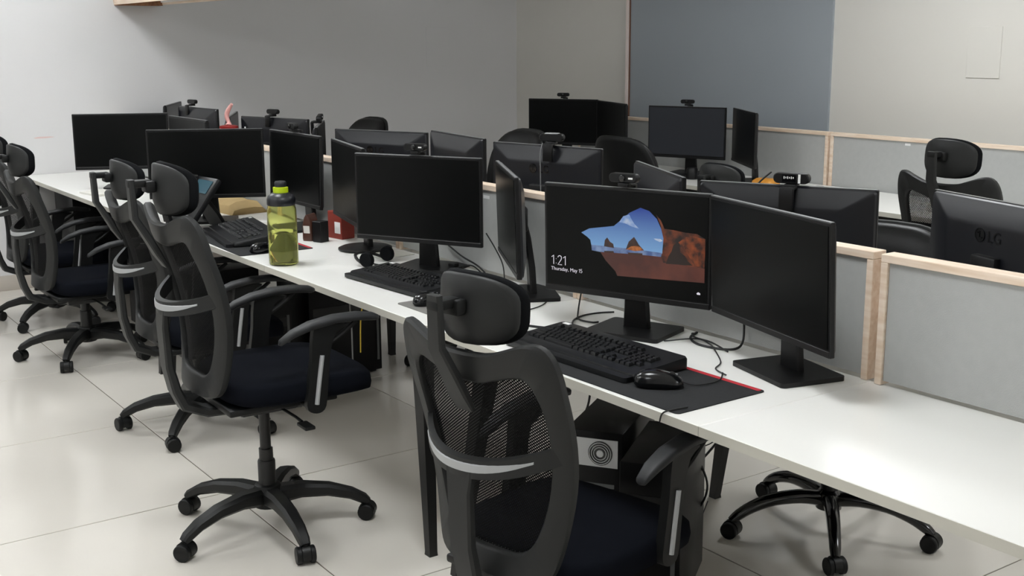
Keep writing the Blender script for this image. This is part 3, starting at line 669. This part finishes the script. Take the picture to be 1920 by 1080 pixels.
webcam('leftmost webcam in the picture', 2.692, 7.36, 1.186, 10)
webcam('webcam on the dark far monitor left of the pale wall strip', 5.208, 6.77, 1.172, 209)
webcam('webcam on the bluish far monitor', 5.218, 5.50, 1.172, 200)

# ------------------------------------------------------------------ keyboards, mice, pads
def keyrows():
    u = 0.0182; rows = []
    main = [[1]*13+[2], [1.5]+[1]*12+[1.5], [1.75]+[1]*11+[2.25], [2.25]+[1]*10+[2.75], [1.25, 1.25, 1.25, 6.25, 1.25, 1.25, 1.25, 1.25]]
    out = []
    for k in range(13): out.append((k*u*1.15+(0 if k == 0 else u*0.6), 0.026, 1))           # function row
    for r, row in enumerate(main):
        x = 0
        for wd in row: out.append((x*u, -r*u, wd)); x += wd
    for r, n in ((0, 3), (1, 3), (4, 3)):
        for k in range(n): out.append(((15.4+k)*u, -r*u, 1))
    out.append((16.4*u, -3*u, 1)); 
    for k in range(3): out.append(((15.4+k)*u, 0.026, 1))
    for r in range(5):
        for k in range(4):
            if not (r in (2, 4) and k == 3): out.append(((18.8+k)*u, -r*u, 1))
    return out, u
KEYS, KU = keyrows()
KM = {}
def key_mesh(wd):
    if wd not in KM:
        L = wd*KU-0.0025; q = 0.0022
        rings = [[(a*(L/2-i), b*(KU/2-0.0012-i), z) for a, b in ((-1, -1), (1, -1), (1, 1), (-1, 1))] for i, z in ((0, 0), (q*0.4, 0.005), (q, 0.0085))]
        KM[wd] = MB().loft(rings).mesh('key', 'key_black', 0)
    return KM[wd]
def keyboard(label, x, y, rz, individual, tiltx=0.07, sx=1.0):
    t = thing('keyboard', label, 'keyboard', (x, y, DZ+0.0035), rz, 'black keyboards')      # local: +x to the right, +y away from user
    Wk, Dk = 0.485, 0.185; t.scale = (sx, sx, sx)
    rings = []
    for k, z in ((0.985, 0.0), (1.0, 0.004), (1.0, 0.013), (0.985, 0.018)):
        rings.append([(a*k, b*k, z+(0.0 if z < 0.001 else (b+Dk/2)*tiltx*(1 if z > 0.01 else 0))) for a, b in rrect(Wk, Dk, 0.015)])
    MB().loft(rings).build('body', 'kb_body', t, smooth=40)
    MB().prism(rrect(Wk-0.01, 0.035, 0.012), 0.012, 'XY').build('palm_rest', 'kb_body', t, (0, -Dk/2-0.008, 0.001), smooth=40)
    X0 = -22.8*KU/2; m = MB()
    for kx, ky, wd in KEYS:
        px, py = X0+kx+wd*KU/2, 0.022+ky; pz = 0.0172+(py+Dk/2)*tiltx
        if individual:
            o = link('key', key_mesh(wd), t, (px, py, pz)); o.rotation_euler.x = math.atan(tiltx)
        else:
            me = key_mesh(wd); m.add([(q.co.x+px, q.co.y+py, q.co.z+pz+q.co.y*tiltx) for q in me.vertices], [tuple(p.vertices) for p in me.polygons])
    if not individual: m.build('keys', 'key_black', t, smooth=0)['kind'] = 'stuff'
    MB().box((-Wk/2+0.03, Dk/2-0.012, 0.0185+Dk*0.93*tiltx), (0.026, 0.012, 0.001), rot=Matrix.Rotation(tiltx, 3, 'X')).build('sticker', 'sticker', t, smooth=0, label='small white sticker')
    return t
keyboard('large black keyboard on the red-edged mouse pad before the lit screen', 1.985, 2.43, R(-88), True, sx=1.07)
keyboard('black keyboard right of the green bottle', 2.065, 3.60, R(-86), False)
keyboard('black keyboard left of the green bottle', 1.985, 4.90, R(-100), False, 0.16, 1.08)
def mouse(label, x, y, rz, sc=1.0):
    t = thing('mouse', label, 'mouse', (x, y, DZ+0.0045), rz, 'black computer mice'); t.scale = (sc, sc, sc)
    rings = []
    for k, z in ((0.9, 0), (1.0, 0.006), (1.0, 0.014), (0.93, 0.024), (0.75, 0.033), (0.45, 0.0375), (0.1, 0.039)):
        rings.append([(a*k-0.006*(1-k), b*k*(1-0.08*math.cos(a/0.06*2)), z*(1-0.25*max(0, a*k/0.056))) for a, b in superell(0.056, 0.031, 2.5, 28)])
    MB().loft(rings).build('shell', 'mouse_black', t, smooth=60)
    MB().lathe([(0.006, -0.004), (0.009, -0.003), (0.009, 0.003), (0.006, 0.004)], 14, (0.03, 0, 0.026), 'Y').build('scroll_wheel', 'cable', t)
    MB().box((0.018, 0, 0.0334), (0.05, 0.0012, 0.003), rot=Matrix.Rotation(0.16, 3, 'Y')).build('seam', 'silver', t, smooth=0)
mouse('glossy black mouse on the red-edged mouse pad', 1.922, 2.105, R(-43), 1.1)
mouse('glossy black mouse on the grey mouse pad', 1.945, 3.255, R(10))
mouse('small black mouse left of the green bottle', 1.90, 4.50, R(20))
def pad(label, x, y, w, d, rz, m, stripe=None, mark=False):
    t = thing('mouse_pad', label, 'mouse pad', (x, y, DZ+0.0003), rz)
    MB().prism(rrect(w, d, 0.012), 0.0025, 'XY').build('cloth', m, t, smooth=0)
    if stripe: MB().prism(rrect(0.014, d-0.02, 0.005), 0.0008, 'XY', 0.0026).build('stripe', stripe, t, (w/2-0.010, 0, 0), smooth=0, label='red edge stripe')
    if mark: MB().box((0.055, -0.04, 0.003), (0.012, 0.06, 0.0006), rz=0.1).build('print', 'green_print', t, smooth=0, label='green printed mark')
pad('black mouse pad with a red edge under the large keyboard', 1.955, 2.27, 0.30, 0.70, R(1), 'pad_black', 'red_cloth', True)
pad('grey mouse pad peeping out behind the nearest headrest', 1.97, 3.18, 0.2, 0.30, 0, 'pad_grey')
pad('dark mouse pad with a red edge left of the green bottle', 1.965, 4.80, 0.32, 0.68, R(-2), 'pad_black', 'red_cloth')

# ------------------------------------------------------------------ green bottle
t = thing('water_bottle', 'large lime green water bottle with dark cap, half full', 'bottle', (1.868, 4.21, DZ))
def shell(prof, th): return prof+[(max(0.001, r-th), z+(th if i == 0 else 0)) for i, (r, z) in reversed(list(enumerate(prof)))]
MB().lathe(shell([(0.05, 0.0), (0.057, 0.006), (0.0575, 0.06), (0.0575, 0.15), (0.056, 0.215), (0.05, 0.24)], 0.0015), 40).build('body', 'bottle_plastic', t, smooth=50)
MB().lathe([(0.046, 0.004), (0.0545, 0.009), (0.055, 0.13), (0.02, 0.1301)], 40).build('water', 'water', t, smooth=50)
MB().loft([[(r*math.cos(a), r*math.sin(a), z) for a in [2*PI*k/20 for k in range(20)]] for r, z in ((0.044, 0.055), (0.042, 0.065), (0.03, 0.09), (0.018, 0.115), (0.008, 0.122))]).build('refracted_mound', 'refracted_dark', t, smooth=50)  # solid mound standing in for background refracted through the water
MB().lathe([(0.052, 0.232), (0.055, 0.236), (0.055, 0.256), (0.05, 0.268), (0.034, 0.279), (0.029, 0.281)], 36).build('cap', 'cap_dark', t, smooth=40)
MB().lathe([(0.02, 0.279), (0.029, 0.28), (0.029, 0.301), (0.02, 0.303)], 32).build('ring', 'lime', t, smooth=40, label='bright lime ring')
MB().lathe([(0.018, 0.302), (0.022, 0.303), (0.023, 0.318), (0.020, 0.324), (0.006, 0.326)], 28).build('spout_lid', 'cap_dark', t, smooth=40)

# ------------------------------------------------------------------ desk phone, papers, small things
t = thing('desk_phone', 'black desk phone with tilted keypad behind the raised chair headrest', 'phone', (1.89, 5.235, DZ), R(6)); t.scale = (1.35, 1.35, 1.35)
tilt = Matrix.Rotation(R(-52), 4, 'Y')
b = MB().box((0, 0, 0), (0.20, 0.17, 0.022), bev=0.006).build('body', 'kb_body', t); b.matrix_local = Matrix.Translation((0.0, 0, 0.094)) @ tilt
o = MB().box((0.06, -0.02, 0.0125), (0.05, 0.10, 0.002)).build('display', 'phone_screen', b, smooth=0, label='bluish display')
km = MB().box((0, 0, 0), (0.011, 0.013, 0.005), bev=0.001, seg=1).mesh('button', 'pc_grey', 0)
for i in range(4):
    for j in range(3): link('button', km, b, (0.01-i*0.022, 0.005-j*0.022, 0.013))
h = MB().rect_sweep([(-0.09, 0, 0.012), (-0.075, 0, 0.03), (0, 0, 0.038), (0.075, 0, 0.03), (0.09, 0, 0.012)], [(0.04, 0.02), (0.04, 0.022), (0.03, 0.018), (0.04, 0.022), (0.04, 0.02)]).build('handset', 'bezel', b, (0, 0.062, 0))
MB().rect_sweep([(0.09, 0, 0.007), (0.06, 0, 0.06), (0.03, 0, 0.10)], [(0.12, 0.012)]*3).build('foot', 'bezel', t)
def sheet(label, name, cat, x, y, w, d, h, rz, m, z=DZ):
    return tag(MB().box((0, 0, h/2), (w, d, h), bev=min(0.002, h*0.3), seg=1).build(name, m, None, (x, y, z+0.0005), rz, 0), label, cat)
sheet('thin notepad on the desk near the end wall', 'notepad', 'notepad', 1.93, 6.84, 0.15, 0.21, 0.012, R(12), 'paper')
t = thing('paper_bag', 'crumpled brown paper bag behind the phone and keyboard', 'bag', (2.285, 5.74, DZ), R(4))
rings = []
for x, h, q in ((-0.1, 0.01, 0.0), (-0.095, 0.04, 0.006), (-0.04, 0.055, -0.006), (0.02, 0.06, 0.008), (0.08, 0.05, -0.004), (0.1, 0.012, 0)):
    rings.append([((x+q)*0.95, y*1.7, z*h*1.15) for y, z in ((-0.1, 0.0), (-0.105, 0.5), (-0.07, 0.95), (-0.02, 0.85), (0.03, 1.0), (0.08, 0.9), (0.105, 0.4), (0.1, 0.0))])
MB().loft(rings).build('paper', 'kraft', t, smooth=20)
t2 = thing('paper_stack', 'loose white papers beneath the dark monitor behind the bottle', 'papers', (2.13, 5.2, DZ), R(20))
for i in range(4): MB().box((0.004*i, -0.003*i, 0.0012+0.0022*i), (0.14, 0.2, 0.0018), rz=0.12*i).build('sheet', 'paper', t2, smooth=0)
def pack(label, x, y, w, d, h, rz, m, fold=0.0):
    t = thing('snack_pack', label, 'packet', (x, y, DZ), rz)
    rings = [[(a*k, b*k2, z) for a, b in rrect(w, d, min(w, d)*0.2, 3)] for k, k2, z in ((0.95, 0.95, 0.0005), (1, 1, 0.01), (1.0, 0.95, h*0.6), (1.02, 0.6, h*0.88), (1.02, 0.15, h))]
    MB().loft(rings).build('pouch', m, t, smooth=50)
    return t
pk = pack('brown foil packet with pale print left of the round stand', 2.20, 4.66, 0.07, 0.05, 0.115, R(35), 'brown_pack')
MB().box((-0.036, 0, 0.05), (0.001, 0.03, 0.035), rot=Matrix.Rotation(-0.1, 3, 'Y')).build('print', 'paper', pk, smooth=0)
sheet('small dark box in front of the brown packet', 'small_box', 'box', 2.215, 4.595, 0.05, 0.05, 0.09, R(20), 'bezel')
t = thing('red_carton', 'red carton with a white label behind the brown packet', 'carton', (2.335, 4.635, DZ), R(10))
MB().box((0, 0, 0.06), (0.07, 0.10, 0.12), bev=0.003).build('box', 'red_box', t, smooth=0)
MB().box((-0.0355, -0.02, 0.05), (0.001, 0.04, 0.05)).build('label', 'sticker', t, smooth=0)
# headset on the keyboard corner
t = thing('headset', 'black headset lying beside the keyboard right of the green bottle', 'headset', (2.15, 3.99, DZ), R(30))
MB().tube([(0.075*math.cos(a), 0.075*math.sin(a)*1.0, 0.012+0.028*abs(math.sin(a))) for a in [PI*k/12 for k in range(13)]], 0.006, 8).build('headband', 'bezel', t)
for q in (-1, 1):
    MB().lathe([(0.008, -0.012), (0.026, -0.012), (0.03, -0.004), (0.03, 0.006), (0.02, 0.012)], 18, (q*0.075, -0.01, 0.031), 'X').build('ear_cup', 'pad_fabric', t)
MB().tube([(-0.075, -0.02, 0.02), (-0.06, -0.07, 0.012), (-0.02, -0.10, 0.012)], 0.003, 6, 4).build('microphone_boom', 'bezel', t)
tag(MB().prism(crom2([(-0.04, -0.02), (0.0, -0.035), (0.045, -0.015), (0.04, 0.02), (0.0, 0.03), (-0.035, 0.02)], 2), 0.006, 'XY').build('sweet_wrapper', 'pink_glass', None, (2.22, 3.86, DZ+0.0005), smooth=0), 'pinkish crumpled wrapper beside the headset', 'wrapper')
sheet('white papers on the desk behind the round stand', 'paper_sheets', 'papers', 2.32, 4.17, 0.09, 0.2, 0.003, R(10), 'paper')
# trophy standing on the rear desk
t = thing('trophy', 'pink and red trophy figure on the partition edge behind the dark monitors', 'trophy', (2.425, 6.1, 1.0778))
MB().lathe([(0.02, 0), (0.024, 0.002), (0.02, 0.012), (0.012, 0.02), (0.012, 0.05), (0.035, 0.056), (0.05, 0.06), (0.05, 0.072), (0.03, 0.076)], 28).build('pedestal', 'trophy_red', t)
MB().tube([(0.0, 0.0, 0.074), (0.002, 0.004, 0.09), (-0.004, 0.012, 0.12), (0.0, 0.004, 0.15), (0.012, -0.028, 0.188)], [0.022, 0.01, 0.012, 0.013, 0.008], 10, 4).build('figure', 'pink_glass', t, smooth=60)
# items on the right-wall desk
t = thing('orange_packet', 'orange and brown packet on the far desk', 'packet', (5.13, 4.74, DZ), R(10))
MB().loft([[(a*k, b*k2, z) for a, b in rrect(0.12, 0.15, 0.03, 4)] for k, k2, z in ((0.9, 0.9, 0.0005), (1, 1, 0.015), (0.9, 0.9, 0.04), (0.5, 0.7, 0.052))]).build('pouch', 'orange_pack', t, smooth=50)
tag(MB().box((0, 0, 0.012), (0.15, 0.42, 0.02), bev=0.004).build('far_keyboard', 'kb_body', None, (5.0, 5.55, DZ), R(15)), 'black keyboard below the bluish far screen', 'keyboard')
for i, (x, y, c) in enumerate(((5.06, 5.86, 'bezel'), (5.08, 5.30, 'bezel'))):
    tag(MB().lathe([(0.02, 0.0), (0.035, 0.001), (0.035, 0.06), (0.03, 0.07), (0.01, 0.072)], 18).build('desk_pot', c, None, (x, y, DZ+0.0005)), ['small dark pot left of the bluish far screen', 'small dark pot right of the bluish far screen'][i], 'pot')
tag(MB().loft([[(a*k, b*k, z) for a, b in superell(0.06, 0.09, 2.3, 20)] for k, z in ((0.9, 0), (1, 0.01), (0.7, 0.07), (0.4, 0.10))]).build('white_cloth', 'paper', None, (5.1, 3.52, DZ+0.0005), R(30), 50), 'white crumpled cloth on the far desk behind the mesh chair', 'cloth')
tag(MB().lathe([(0.02, 0.0), (0.028, 0.0), (0.028, 0.0015), (0.02, 0.0015)], 20).build('cable_grommet', 'pc_grey', None, (5.40, 4.57, DZ+0.0004)), 'small round cable grommet in the far desk', 'grommet')

# ------------------------------------------------------------------ computers under the desks
def tower(label, x, y, rz, psu=False, w=0.175, d=0.38, h=0.44, glossy=False):
    t = thing('computer_tower', label, 'computer', (x, y, 0), rz, 'black computer towers on the floor')          # rear face at -x
    MB().box((0, 0, 0.015+h/2), (d, w, h), bev=0.004).build('case', 'gloss_black' if glossy else 'pc_black', t, smooth=30)
    for a in (-1, 1):
        for b in (-1, 1): MB().box((a*(d/2-0.05), b*(w/2-0.03), 0.0075), (0.03, 0.03, 0.015)).build('foot', 'cable', t, smooth=0)
    if psu:
        MB().box((-d/2-0.0008, 0, h-0.05), (0.002, w-0.03, 0.085)).build('power_supply', 'psu', t, smooth=0)
        f = MB().lathe([(0.037, -0.002), (0.037, 0.0)], 28, (-d/2-0.002, -0.02, h-0.05), 'X').build('fan_opening', 'logo_black', t)
        for r in (0.033, 0.026, 0.019): MB().tube([(-d/2-0.006, -0.02+r*math.cos(2*PI*k/24), h-0.05+r*math.sin(2*PI*k/24)) for k in range(25)], 0.0016, 6).build('fan_ring', 'psu', f)
        MB().lathe([(0.011, -0.003), (0.011, 0.0)], 18, (-d/2-0.004, -0.02, h-0.05), 'X').build('fan_hub', 'psu', f)
        for i in range(4): MB().box((-d/2-0.001, 0.0, h-0.15-i*0.05), (0.003, w-0.05, 0.012)).build('slot_cover', 'pc_grey', t, smooth=0)
    else:
        MB().box((-d/2-0.001, 0, h*0.78), (0.004, w-0.04, 0.04), bev=0.001, seg=1).build('drive_bay', 'bezel', t, smooth=0)
        MB().box((-d/2-0.001, -w/2+0.02, h*0.5), (0.005, 0.012, h*0.7)).build('front_strip', 'pc_grey', t, smooth=0)
    return t
tower('black computer tower under the near desk, power-supply fan showing', 2.24, 2.66, R(34), True, h=0.46)
tower('plain black computer tower beside the one with the fan', 2.22, 2.40, R(36), False)
tower('black computer tower on the floor behind the raised chair', 2.50, 5.13, R(90), False, d=0.36, w=0.38)
tower('black computer tower in the shade left of the one behind the raised chair', 2.10, 5.06, R(90), False)
tower('black computer tower in the shade under the desk phone', 2.18, 5.75, R(0), False)
tower('black computer tower in the shade near the end wall', 2.2, 6.62, R(0), False)
tag(MB().box((0, 0, 0.33), (0.4, 0.42, 0.66), bev=0.004).build('drawer_pedestal', 'pc_black', None, (2.15, 7.75, 0)), 'dark drawer unit under the desk against the end wall', 'drawer unit')

# ------------------------------------------------------------------ cables
def cord(label, pts, r=0.0028, m='cable', group='loose black cables'):
    base = Vector(pts[0]); base.z = min(p[2] for p in pts)
    o = MB().tube([Vector(p)-base for p in pts], r, 6, 5).build('cable', m, None, base)
    tag(o, label, 'cable', group)
zc = DZ+0.0035
cord('black cable looping down beside the lit monitor', [(2.375, 2.96, 0.86), (2.34, 2.94, 0.80), (2.27, 2.87, zc), (2.21, 2.79, zc), (2.215, 2.735, zc), (2.235, 2.725, zc)])
cord('thin cable arching from the keyboard to the lit monitor', [(2.12, 2.71, zc+0.01), (2.19, 2.79, zc), (2.25, 2.82, zc), (2.31, 2.82, zc), (2.36, 2.80, zc)])
cord('thick cable curving under the right-end monitor', [(2.385, 2.45, zc), (2.33, 2.42, zc), (2.293, 2.356, zc), (2.30, 2.287, zc), (2.33, 2.25, zc), (2.365, 2.25, zc+0.01), (2.382, 2.26, 0.80), (2.385, 2.27, 0.87)], 0.0036)
cord('thin cable snaking to the mouse pad edge', [(2.24, 2.435, zc), (2.253, 2.428, zc), (2.296, 2.393, zc+0.006), (2.336, 2.383, zc), (2.321, 2.335, zc), (2.282, 2.278, zc+0.006), (2.211, 2.178, zc), (2.151, 2.137, zc), (2.131, 2.079, zc)], 0.002)
cord('second thin cable between the two right monitors', [(2.37, 2.45, zc), (2.345, 2.43, zc+0.006), (2.329, 2.398, zc+0.004), (2.315, 2.32, zc+0.008), (2.30, 2.24, zc)], 0.0024)
cord('mouse cable on the red-edged pad', [(1.975, 2.12, zc+0.012), (1.99, 2.06, zc+0.004), (2.034, 2.042, zc+0.003), (2.083, 2.052, zc+0.003), (2.14, 2.10, zc)], 0.0018)
cord('coiled cable left of the large keyboard', [(2.06, 2.76, zc), (2.032, 2.817, zc), (2.025, 2.844, zc+0.004), (1.991, 2.825, zc+0.012), (1.965, 2.759, zc+0.014), (1.985, 2.76, zc+0.02), (2.02, 2.81, zc+0.016), (1.99, 2.84, zc+0.02), (1.965, 2.79, zc+0.02)], 0.004)
cord('cable draped behind the monitor above the middle keyboard', [(2.385, 3.86, 0.83), (2.385, 3.80, 0.81), (2.38, 3.72, 0.79), (2.375, 3.62, 0.775), (2.36, 3.54, 0.76), (2.34, 3.50, zc)], 0.0032)
cord('cable hanging between the middle monitor and the edge-on one', [(2.383, 3.56, 0.90), (2.383, 3.50, 0.85), (2.38, 3.45, 0.80), (2.36, 3.41, zc), (2.33, 3.36, zc)], 0.0026)
cord('short arched cable behind the middle keyboard', [(2.35, 3.70, zc), (2.375, 3.69, 0.76), (2.378, 3.64, 0.765), (2.37, 3.57, zc)], 0.0026)
cord('thin cable lying before the edge-on monitor', [(2.275, 3.045, zc), (2.235, 3.015, zc), (2.185, 2.993, zc), (2.143, 2.99, zc), (2.10, 3.02, zc)], 0.002)
tag(MB().box((0, 0, 0.012), (0.03, 0.03, 0.024), bev=0.003).build('plug_adapter', 'bezel', None, (2.34, 3.72, DZ+0.0005), R(20)), 'small black plug adapter behind the middle keyboard', 'adapter')
cord('black cable hanging from the plain black computer to the floor', [(2.36, 2.43, 0.40), (2.39, 2.40, 0.31), (2.39, 2.40, 0.25), (2.37, 2.43, 0.18), (2.35, 2.48, 0.08), (2.36, 2.56, 0.006), (2.40, 2.66, 0.005), (2.45, 2.75, 0.005)], 0.0036)
cord('cable loop lying on the floor under the near desk', [(2.38, 2.64, 0.005), (2.411, 2.613, 0.005), (2.446, 2.588, 0.005), (2.439, 2.538, 0.005), (2.39, 2.49, 0.005), (2.352, 2.525, 0.005), (2.34, 2.62, 0.005)], 0.003)
cord('yellow network cable under the near desk', [(2.52, 2.52, 0.44), (2.5, 2.551, 0.373), (2.5, 2.587, 0.321), (2.5, 2.616, 0.261), (2.49, 2.63, 0.2), (2.46, 2.65, 0.1), (2.44, 2.68, 0.005)], 0.003, 'cable_yellow')
cord('black cable sagging toward the rear desk leg', [(2.84, 2.79, 0.26), (2.68, 2.64, 0.30), (2.5, 2.54, 0.295), (2.46, 2.56, 0.27)], 0.0042)
cord('thin cable strung above the sagging one', [(2.84, 2.79, 0.29), (2.7, 2.68, 0.28), (2.6, 2.70, 0.265), (2.45, 2.66, 0.30)], 0.002)
cord('thin cable on the floor by the rear desk leg', [(2.80, 2.80, 0.004), (2.609, 2.658, 0.004), (2.519, 2.627, 0.004), (2.47, 2.70, 0.004)], 0.002)
cord('cables drooping behind the tower with the fan', [(2.4, 2.955, 0.70), (2.4, 2.955, 0.55), (2.4, 2.973, 0.40), (2.4, 3.02, 0.30), (2.38, 3.04, 0.12), (2.36, 3.02, 0.005)], 0.004)
cord('short cord end hanging over the desk edge below the mouse pad', [(1.86, 1.935, DZ+0.006), (1.81, 1.942, DZ+0.005), (1.789, 1.945, DZ), (1.786, 1.95, 0.725)], 0.002)
cord('grey cable hanging under the middle desk', [(2.05, 4.0, 0.69), (2.05, 4.02, 0.6), (2.06, 4.03, 0.5), (2.07, 4.05, 0.35)], 0.003, 'cable_grey', None)
cord('yellowish cable hanging under the middle desk', [(2.06, 3.88, 0.69), (2.06, 3.92, 0.62), (2.07, 3.97, 0.55), (2.08, 4.0, 0.4)], 0.003, 'cable_yellow', None)
cord('webcam cord down the logo monitor with sticker', [(2.69, 3.625, 1.21), (2.675, 3.62, 1.17), (2.672, 3.615, 1.10), (2.67, 3.61, 0.95), (2.66, 3.6, DZ+0.004)], 0.002, 'cable_grey', None)
cord('webcam cord curling beside the printed label webcam', [(2.665, 2.44, 1.205), (2.65, 2.475, 1.17), (2.645, 2.50, 1.13), (2.65, 2.505, 1.08), (2.65, 2.5, 0.95)], 0.0028)
